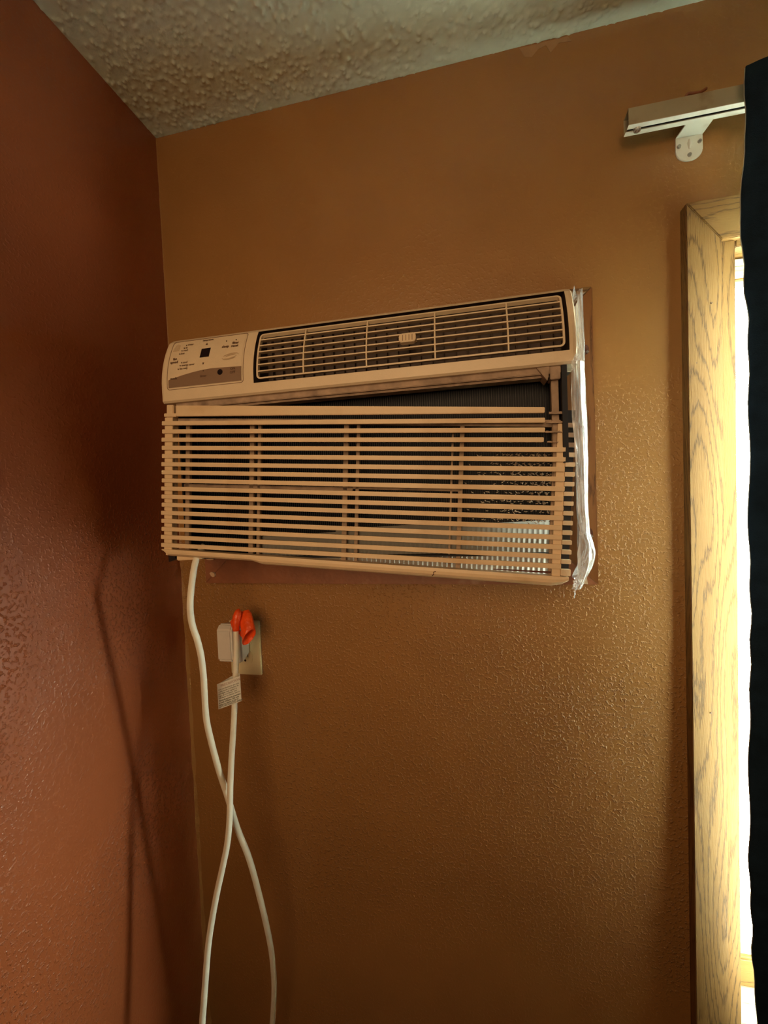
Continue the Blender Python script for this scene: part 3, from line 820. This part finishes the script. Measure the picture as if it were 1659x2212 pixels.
obj('side_strip', bm, M_dark, gril)
for k in range(17):      # comb ends on the left side
    bm = bmesh.new(); gbox(bm, 0.0035, 0.0185, 0.0030, 0.010, k-0.72, k-0.28)
    obj('side_tooth', bm, M_slat, gril, bevel=0.0004)
# inner frame behind the slats
bm = bmesh.new()
def ib(u0, u1, v0, v1, a=0.017, b=0.024): gbox(bm, u0, u1, a, b, v0, v1)
gbox(bm, 0.02, 0.636, 0.014, 0.024, -0.78, -0.32, -0.20, 0.55)
gbox(bm, 0.03, 0.33, 0.017, 0.024, 7.32, 7.72); gbox(bm, 0.33, 0.50, 0.017, 0.024, 7.15, 7.5)
ib(0.033, 0.041, -0.3, 15.9); ib(0.152, 0.160, -0.3, 16.1); ib(0.1665, 0.172, -0.3, 16.1)
ib(0.3135, 0.3215, -0.2, 16.1); ib(0.3345, 0.3400, -0.2, 16.1); ib(0.4825, 0.4855, 1.0, 16.4); ib(0.4945, 0.5010, 0.2, 16.5)
ib(0.627, 0.634, 0.4, 16.4, 0.014, 0.02)
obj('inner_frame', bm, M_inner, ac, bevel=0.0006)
# ribbed white foam tray behind the lowest slats
bm = bmesh.new(); rows = []; n = 620
for i in range(n+1):
    u = 0.165+(0.632-0.165)*i/n
    topv = 13.9 - (u-0.165)/(0.632-0.165)*3.3 - (0.35 if 0.47 > u > 0.30 else 0)
    rib = 0.0016*abs(math.sin((u-0.165)*PI/0.0075))
    rows.append([bm.verts.new(Gp(u, 0.0290-rib*f, v)) for v, f in ((topv-0.3, 0), (topv, 0.1), (topv+1.2, 0.4), (topv+2.0, 1), (16.6, 1))])
for a, b in zip(rows, rows[1:]):
    for k in range(4): bm.faces.new((a[k], a[k+1], b[k+1], b[k]))
obj('foam_tray', bm, M_foam, ac, smooth=True, label='white ribbed foam tray')
# lint caught on the coil at the right
bm = bmesh.new()
for k in range(420):
    u = 0.50 + 0.13*random.random()**0.6; row = random.choice([3, 4, 5, 6, 7, 8, 9, 10]); v = row+0.34+0.30*random.random()**2
    if random.random() > (u-0.48)/0.13: continue
    p = Gp(u, 0.020+0.004*random.random(), v); L = 0.0015+0.004*random.random(); a = random.uniform(-0.8, 0.8)
    d = Vector((math.cos(a), 0.2*random.random(), math.sin(a)))*L
    tube(bm, [p, p+d*0.5+Vector((0, 0, -0.0006)), p+d], [0.0002, 0.0009, 0.0002], 5)
obj('lint', bm, M_lint, ac, kind='stuff')
# black foam gasket at the lower-left corner
bm = bmesh.new(); P = [(0.003, 15.1), (0.006, 17.25), (0.020, 16.85), (0.014, 16.0)]
prism(bm, P, lambda a, b: Gp(a, 0.012, b), lambda a, b: Gp(a, 0.03, b))
obj('gasket', bm, M_black, ac, label='black foam gasket corner')
# housing bottom pan lip where the cord leaves
bm = bmesh.new(); gbox(bm, 0.022, 0.070, 0.010, 0.030, 16.30, 17.0, 16.35, 16.6)
obj('pan_lip', bm, M_slat, ac, bevel=0.002)

# ------------------------------------------------------------------ clear plastic film along the right side
FOUT = [(1.960,0.7755),(1.944,0.7767),(1.895,0.7769),(1.865,0.7781),(1.814,0.7802),(1.774,0.7807),(1.715,0.7794),(1.642,0.7779),(1.616,0.7799),(1.5897,0.7889),(1.579,0.7874),(1.556,0.7761),(1.535,0.7660)]
FIN = [(1.960,0.7600),(1.926,0.7614),(1.8985,0.7620),(1.871,0.7614),(1.8484,0.7544),(1.806,0.7529),(1.769,0.7539),(1.754,0.7553),(1.694,0.7576),(1.657,0.7580),(1.633,0.7598),(1.604,0.7592),(1.590,0.7565),(1.566,0.7572),(1.535,0.7466)]
def lerp_tab(T, z):
    for (za, xa), (zb, xb) in zip(T, T[1:]):
        if zb <= z <= za: return xb+(xa-xb)*(z-zb)/(za-zb)
    return T[0][1] if z > T[0][0] else T[-1][1]
def film():
    bm = bmesh.new(); nz_, nu = 190, 30; rows = []
    for j in range(nz_+1):
        t = j/nz_; z = 1.948 - t*(1.948-1.540)
        xo, xi = lerp_tab(FOUT, z), lerp_tab(FIN, z); low = max(0.0, (1.650-z)/0.11); low = min(1, low)
        front = min(1.0, max(0.0, (1.880-z)/0.03))       # lies on the front only below the housing
        sec = [(xi, -0.1755), (xi+(xo-xi)*0.45, -0.1765), (xi+(xo-xi)*0.8, -0.165), (xo, -0.120), (xo-0.001, -0.090), (0.786, -0.050), (0.792, -0.020)]
        if front < 1: sec[0] = (xi+(1-front)*(xo-xi)*0.45, -0.1700+0.012*(1-front)); sec[1] = (xi+(xo-xi)*0.6, -0.166)
        row = []
        for i in range(nu+1):
            s_ = i/nu*6; k = min(5, int(s_)); f = s_-k
            x = sec[k][0]*(1-f)+sec[k+1][0]*f; y = sec[k][1]*(1-f)+sec[k+1][1]*f
            streak = 0.0018*mnoise.noise(Vector((z*9, i*0.85, 1.0))) + 0.0007*mnoise.noise(Vector((z*55, i*0.9, 2.0)))
            cre = low*0.0048*mnoise.noise(Vector((z*60+i*0.35, i*0.55, 5.0)))
            row.append(bm.verts.new((x+(streak+cre)*0.8, y+streak*1.6+cre*1.5, z+0.006*low*mnoise.noise(Vector((i*0.5, 7, 0))))))
        rows.append(row)
    for a, b in zip(rows, rows[1:]):
        for k in range(nu): bm.faces.new((a[k], a[k+1], b[k+1], b[k]))
    return bm
filmo = obj('plastic_film', film(), M_wrap, None, smooth=False)
tag(filmo, 'crumpled clear plastic film stretched along the right side of the air conditioner', 'plastic film')
sm = filmo.modifiers.new('t', 'SOLIDIFY'); sm.thickness = 0.00025
# torn tail and corner flap of the film
bm = bmesh.new(); rows = []
for j in range(14):
    t = j/13; z = 1.548 - 0.030*t; wd = 0.012*(1-0.75*t)*(0.7+0.6*random.random())
    cx = 0.762 - 0.004*t
    rows.append([bm.verts.new((cx+wd*(i/6-0.5)+0.0015*random.random(), -0.150+0.012*i/6+0.006*random.random(), z+0.003*random.random())) for i in range(7)])
for a, b in zip(rows, rows[1:]):
    for k in range(6): bm.faces.new((a[k], a[k+1], b[k+1], b[k]))
obj('film_tail', bm, M_wrap, filmo)
bm = bmesh.new()
A = [bm.verts.new(p) for p in [(0.7685,-0.140,1.964),(0.800,-0.0175,2.003),(0.815,-0.0172,2.006),(0.802,-0.0172,1.994),(0.786,-0.0172,1.975),(0.7685,-0.14,1.95)]]
bm.faces.new((A[0], A[1], A[3], A[4])); bm.faces.new((A[0], A[4], A[5])); bm.faces.new((A[1], A[2], A[3]))
obj('film_flap', bm, M_wrap, filmo)

# ------------------------------------------------------------------ wall outlet plate
pl = thing('outlet_plate', 'ivory wall outlet plate behind the white plug', 'outlet', (0.144, 0, 1.374))
bm = bmesh.new()
ring = [(0.1085, 1.3165), (0.1790, 1.3165), (0.1790, 1.4310), (0.1085, 1.4310)]
box(bm, 0.1090, 0.1790, -0.0055, 0.0, 1.3165, 1.4310)
obj('face_plate', bm, M_plate, pl, bevel=0.0018)
for zc in (1.3935, 1.3545):
    bm = bmesh.new()
    P = [(0.144+0.017*math.cos(a)*1.0, zc+0.0145*max(-0.8, min(0.8, math.sin(a)))/0.8) for a in [2*PI*k/24 for k in range(24)]]
    prism(bm, P, lambda a, b: (a, -0.0070, b), lambda a, b: (a, -0.0050, b))
    r_ = obj('receptacle', bm, M_plate, pl)
    bm = bmesh.new(); box(bm, 0.1365, 0.1380, -0.0074, -0.0066, zc-0.001, zc+0.007); box(bm, 0.1500, 0.1512, -0.0074, -0.0066, zc, zc+0.006)
    P = [(0.144+0.0024*math.cos(2*PI*k/10), zc-0.0070+0.0024*math.sin(2*PI*k/10)) for k in range(10)]
    prism(bm, P, lambda a, b: (a, -0.0074, b), lambda a, b: (a, -0.0066, b))
    obj('slot', bm, M_black, r_)
bm = bmesh.new(); disc(bm, (0.144, -0.0068, 1.374), (0, 1, 0), 0.003, 0.0015, 12); obj('plate_screw', bm, M_plate, pl)

# ------------------------------------------------------------------ power cord with plug and tag
cord = thing('power_cord', 'thick white power cord looping down from the air conditioner to a white plug', 'power cord', (0.16, -0.12, 0.60))
c1 = [(0.1570,-0.1400,1.6050),(0.1553,-0.16,1.584),(0.1544,-0.1711,1.5537),(0.1577,-0.1845,1.5186),(0.1543,-0.181,1.4928),(0.1548,-0.1777,1.4723),(0.1587,-0.1741,1.45),(0.1606,-0.1704,1.4266),(0.1603,-0.167,1.4045),(0.1586,-0.1631,1.3794),(0.1552,-0.1585,1.3487),(0.1506,-0.1512,1.2995),(0.1535,-0.144,1.2506),(0.1593,-0.1367,1.2),(0.1672,-0.1304,1.1554),(0.1724,-0.1256,1.1205),(0.1801,-0.1197,1.0759),(0.1935,-0.1128,1.0235),(0.2025,-0.1048,0.9615),(0.2104,-0.0956,0.8877),(0.2147,-0.0873,0.819),(0.2128,-0.0794,0.7507),(0.2049,-0.0724,0.6885),(0.1924,-0.065,0.6192)]
c2 = [(0.136,-0.19,0.7719),(0.1375,-0.1845,0.8144),(0.14,-0.1793,0.8547),(0.1441,-0.1723,0.9097),(0.1505,-0.1672,0.9515),(0.1587,-0.162,0.994),(0.1688,-0.1568,1.0369),(0.178,-0.1516,1.08),(0.1819,-0.1465,1.1225),(0.181,-0.1396,1.1636),(0.179,-0.1299,1.2008),(0.1781,-0.1206,1.2377),(0.1773,-0.1097,1.2815),(0.1752,-0.1,1.3218),(0.174,-0.091,1.3625),(0.1726,-0.0824,1.4024),(0.1696,-0.075,1.4372),(0.1706,-0.0700,1.4520),(0.1712,-0.0560,1.4580),(0.1690,-0.0450,1.4480),(0.1600,-0.0400,1.4320)]
loop = [(0.180,-0.070,0.560),(0.163,-0.105,0.525),(0.143,-0.160,0.560),(0.134,-0.190,0.660)]
bm = bmesh.new(); tube(bm, spline(c1+loop+c2, 7), 0.0053, 16)
obj('cord', bm, M_cord, cord, smooth=True)
# plug: rounded body, right-hand shell and a seam
bm = bmesh.new()
P = [(-0.066, 1.3700), (-0.058, 1.3640), (-0.008, 1.3660), (-0.0075, 1.4300), (-0.056, 1.4400), (-0.066, 1.4300)]
prism(bm, P, lambda a, b: (0.1200, a, b), lambda a, b: (0.1520, a, b))
plug = obj('plug', bm, M_plug, cord, bevel=0.003)
bm = bmesh.new()
P = [(-0.036, 1.3560), (-0.010, 1.3660), (-0.0080, 1.4200), (-0.036, 1.4240)]
prism(bm, P, lambda a, b: (0.1515, a, b), lambda a, b: (0.1560, a, b))
obj('plug_shell', bm, M_plug, plug, bevel=0.0008)
bm = bmesh.new()
P = [(-0.050, 1.3600), (-0.043, 1.3580), (-0.043, 1.4240), (-0.050, 1.4240)]
prism(bm, P, lambda a, b: (0.1515, a, b), lambda a, b: (0.1570, a, b))
obj('plug_rib', bm, M_plug, plug, bevel=0.0008)
# paper tag folded around the cord
TG0 = Vector((0.1400, -0.1000, 0)); 
def tagp(u, v, off=0.0):
    # u from 0 (left edge) to 1 (right, past the cord), v height
    x = 0.1490 + 0.0455*u; y = -0.1135 + 0.003*u
    zb = 1.2985 + 0.0170*u; zt = 1.3460 + 0.0165*u
    return Vector((x, y-off, zb+(zt-zb)*v))
bm = bmesh.new()
g_ = [[bm.verts.new(tagp(i/12, j/6)) for i in range(13)] for j in range(7)]
for j in range(6):
    for i in range(12): bm.faces.new((g_[j][i], g_[j][i+1], g_[j+1][i+1], g_[j+1][i]))
# return leaf behind, clasping the cord
bk = [[bm.verts.new(Vector((0.1945-0.0430*i/8, -0.1100+0.022*math.sin(PI*i/8), 1.3175-0.0185*i/8+0.047*j))) for i in range(9)] for j in range(2)]
for i in range(8): bm.faces.new((bk[0][i], bk[0][i+1], bk[1][i+1], bk[1][i]))
tg = obj('warning_tag', bm, M_tag, cord, label='white paper tag with small dark print')
sm = tg.modifiers.new('t', 'SOLIDIFY'); sm.thickness = 0.0003; sm.offset = 0
def tag_text(s, v, size, bm, u0=0.05, bold=0.0):
    return text_bm(s, size, lambda a, b: tagp(u0+a/0.0455, v+b/0.047, 0.0008), bm, 'LEFT', bold)
bm = bmesh.new(); tag_text('PRECAUCIÓN', 0.84, 0.0062, bm, 0.16, 0.0); obj('tag_heading', bm, M_tagred, tg)
bm = bmesh.new()
for i, s in enumerate(('Los conductores de este', 'cable están rodeados de', 'blindajes que vigilan la', 'fuga de corriente. Los', 'blindajes no tienen tierra')):
    tag_text(s, 0.72-0.083*i, 0.0041, bm)
for i, s in enumerate(('Periódicamente examine', 'si está dañado. No use', 'este producto si se ve', 'ESTE PRODUCTO dañado')):
    tag_text(s, 0.285-0.083*i, 0.0043, bm, 0.05, 0.0001)
obj('tag_print', bm, M_tagink, tg)

# ------------------------------------------------------------------ orange tape around the cord's end
tape = thing('orange_tape', 'crumpled orange tape wrapped around the cord above the plug', 'tape', (0.172, -0.07, 1.42))
bm = bmesh.new(); pts = [(0.1697,-0.0757,1.4335),(0.1700,-0.0752,1.4450),(0.1708,-0.0730,1.4570),(0.1722,-0.0690,1.4680),(0.1732,-0.0670,1.4735)]
rings = tube(bm, spline(pts, 4), [0.0060,0.0064,0.0063,0.0066,0.0066,0.0070,0.0068,0.0074,0.0076,0.0078,0.0076,0.0070,0.0064,0.0056,0.0044,0.0030,0.0018], 16)
for v in bm.verts:
    v.co += Vector((1, 1, 0))*0.0007*mnoise.noise(v.co*300)
obj('tape_sleeve', bm, M_orange, tape, smooth=True)
# open folded cone hanging to the right
bm = bmesh.new(); rows = []
ap = Vector((0.1785, -0.054, 1.4650)); mo = Vector((0.1965, -0.0760, 1.4220)); ax = (mo-ap).normalized()
uu = Vector((0.85, 0, 0.32)).normalized(); uu = (uu-ax*uu.dot(ax)).normalized(); vv = ax.cross(uu)
prof_r = [(0, 0.0080), (0.15, 0.0120), (0.35, 0.0138), (0.6, 0.0140), (0.8, 0.0140), (0.93, 0.0142), (1.0, 0.0148)]
for t, r in prof_r:
    row = []
    for k in range(28):
        a = 2*PI*k/28
        e = 0.0016*mnoise.noise(Vector((math.cos(a)*2.2, math.sin(a)*2.2, t*4)))
        c = ap + (mo-ap)*t
        # mouth is cut slanting: longer on the lower-left side
        ext = 0.010*max(0, t-0.8)/0.2*(-math.cos(a-0.3))
        row.append(bm.verts.new(c + uu*math.cos(a)*(r+e) + vv*math.sin(a)*(r*0.70+e) + ax*ext))
    rows.append(row)
for a, b in zip(rows, rows[1:]):
    for k in range(28): bm.faces.new((a[k], a[(k+1) % 28], b[(k+1) % 28], b[k]))
bm.faces.new(rows[0])
tf = obj('tape_fold', bm, M_orange, tape, smooth=False)
sm = tf.modifiers.new('t', 'SOLIDIFY'); sm.thickness = 0.0006
# flat tail over the plug's corner
bm = bmesh.new()
P = [(0.1530, 1.4480), (0.1600, 1.4560), (0.1690, 1.4600), (0.1720, 1.4330), (0.1780, 1.4260), (0.1760, 1.4180), (0.1640, 1.4340), (0.1580, 1.4310)]
prism(bm, P, lambda a, b: (a, -0.0680, b), lambda a, b: (a, -0.0672, b))
obj('tape_end', bm, M_orange, tape)

# ------------------------------------------------------------------ curtain track and bracket
rod = thing('curtain_track', 'white metal curtain track with a slotted underside and wall bracket', 'curtain track', (0.98, 0, 2.235))
rx0, rx1, ry0, ry1, rz0, rz1 = 0.8725, 2.34, -0.052, -0.030, 2.2345, 2.2590
bm = bmesh.new()
prism(bm, [(ry0, rz0), (ry0, rz1), (ry1, rz1), (ry1, rz0), (ry1-0.0085, rz0), (ry1-0.0085, rz0+0.0012), (ry1-0.0012, rz0+0.0012), (ry1-0.0012, rz1-0.0012), (ry0+0.0012, rz1-0.0012), (ry0+0.0012, rz0+0.0012), (ry0+0.0085, rz0+0.0012), (ry0+0.0085, rz0)],
      lambda a, b: (rx0, a, b), lambda a, b: (rx1, a, b))
obj('rail', bm, basic('track_in_shade', (0.40, 0.37, 0.26), 0.45, 0.05, 30, dirt=(0.24, 0.17, 0.09), dscale=20), rod)  # same cream metal as the flanges; the front's shade is put into the colour
for ya, yb in ((ry0, ry0+0.0085), (ry1-0.0085, ry1)):
    obj('rail_flange', bx(rx0, rx1, ya, yb, rz0-0.0008, rz0), M_white, rod)
obj('rail_channel', bx(rx0+0.004, rx1-0.004, ry0+0.003, ry1-0.003, rz0+0.004, rz0+0.008), M_slot, rod)
bm = bmesh.new(); tube(bm, [(0.888, -0.041, rz0+0.003), (0.888, -0.041, rz0-0.0035)], [0.0062, 0.0050], 16)
tube(bm, [(0.888, -0.041, rz0-0.0035), (0.888, -0.041, rz0-0.006)], [0.0028, 0.0020], 10)
obj('end_glide', bm, M_screw, rod)
# bracket: arm under the track, plate on the wall
bm = bmesh.new()
A = [(0.9600, ry1-0.0004), (0.9985, ry1-0.0004), (0.9965, -0.003), (0.9575, -0.003)]
prism(bm, A, lambda a, b: (a, b, 2.2365), lambda a, b: (a, b, 2.2345))
P = [(0.9575, 2.2365), (0.9960, 2.2365), (0.9965, 2.2150)] + [(0.9770+0.0190*math.cos(a), 2.2120+0.0150*math.sin(a)) for a in [-PI*k/12 for k in range(13)]] + [(0.9575, 2.2150)]
prism(bm, P, lambda a, b: (a, -0.0030, b), lambda a, b: (a, 0.0, b))
br = obj('bracket', bm, M_white, rod, bevel=0.0007)
for x, z in ((0.9620, 2.2215), (0.9915, 2.2240), (0.9770, 2.2060)):
    bm = bmesh.new(); tube(bm, [(x, -0.0028, z), (x, -0.0050, z)], [0.0034, 0.0026], 12)
    box(bm, x-0.0022, x+0.0022, -0.0053, -0.0049, z-0.0005, z+0.0005)
    obj('screw', bm, M_screw, br)
bm = bmesh.new()
tube(bm, [(0.9770, -0.0035, 2.2300), (0.9770, -0.0050, 2.2240), (0.9770, -0.0035, 2.2150)], [0.0012, 0.0036, 0.0010], 10)
obj('pressed_rib', bm, M_white, br, smooth=True)
# dark cord guide lying on top of the track
bm = bmesh.new(); tube(bm, spline([(0.952,-0.046,2.2605),(0.956,-0.046,2.2665),(0.962,-0.046,2.2655),(0.972,-0.046,2.2650),(0.981,-0.046,2.2690)], 4), 0.0022, 8)
obj('cord_guide', bm, M_trimpaint, rod, smooth=True)

# ------------------------------------------------------------------ curtain
EDGE = [(2.262,1.0130),(2.236,1.0115),(2.195,1.0150),(2.15,1.0130),(2.089,1.0055),(2.04,1.0075),(1.97,1.0110),(1.90,1.0165),(1.75,1.0160),(1.60,1.0125),(1.45,1.0150),(1.292,1.0175),(1.10,1.0220),(0.95,1.0300),(0.80,1.0390),(0.60,1.0460),(0.20,1.0500)]
def edge_x(z):
    for (za, xa), (zb, xb) in zip(EDGE, EDGE[1:]):
        if zb <= z <= za:
            f = (z-zb)/(za-zb); f = f*f*(3-2*f); return xb+(xa-xb)*f
    return EDGE[-1][1]
def cloth(off):
    bm = bmesh.new(); nx, nz_ = 220, 110; rows = []
    for j in range(nz_+1):
        z = 2.262 - (2.262-0.12)*j/nz_; row = []
        for i in range(nx+1):
            s = i/nx
            x = edge_x(z) + s*(2.45-edge_x(z))
            f = min(1.0, max(0.0, (z-0.75)/0.85)); f = f*f*(3-2*f)      # hangs closer to the wall lower down
            y = -0.0440 - 0.0325*f + (0.45+0.55*f)*(-0.0150*math.sin(s*78+0.25*math.sin(z*2))*min(1, 0.25+s*8) - 0.004*math.sin(s*22+z*1.3) + 0.004*mnoise.noise(Vector((s*8, z*3, 0))))
            if s > 0.955:  # unseen far end turned to the wall, added to bounce window light
                k = (s-0.955)/0.045; k = k*k*(3-2*k); y = y*(1-k) - 0.006*k
            zz = z + (0.003*math.sin(s*70) if j == 0 else 0)
            xx = x + (0.0012*math.sin(z*60+math.sin(z*13)*2) if i < 2 else 0)
            row.append(bm.verts.new((xx, y+off, zz)))
        rows.append(row)
    for a, b in zip(rows, rows[1:]):
        for k in range(nx): bm.faces.new((a[k], b[k], b[k+1], a[k+1]))
    return bm
cu = thing('curtain', 'dark navy curtain hanging from the white track at the right edge', 'curtain', (1.45, -0.078, 0.12))
co_ = obj('cloth', cloth(0.0), M_curtain, cu, smooth=True)
sm = co_.modifiers.new('t', 'SOLIDIFY'); sm.thickness = 0.0016; sm.offset = 0
li_ = obj('lining', cloth(0.0026), M_lining, cu, smooth=True, label='grey lining')
sm = li_.modifiers.new('t', 'SOLIDIFY'); sm.thickness = 0.0008; sm.offset = 0
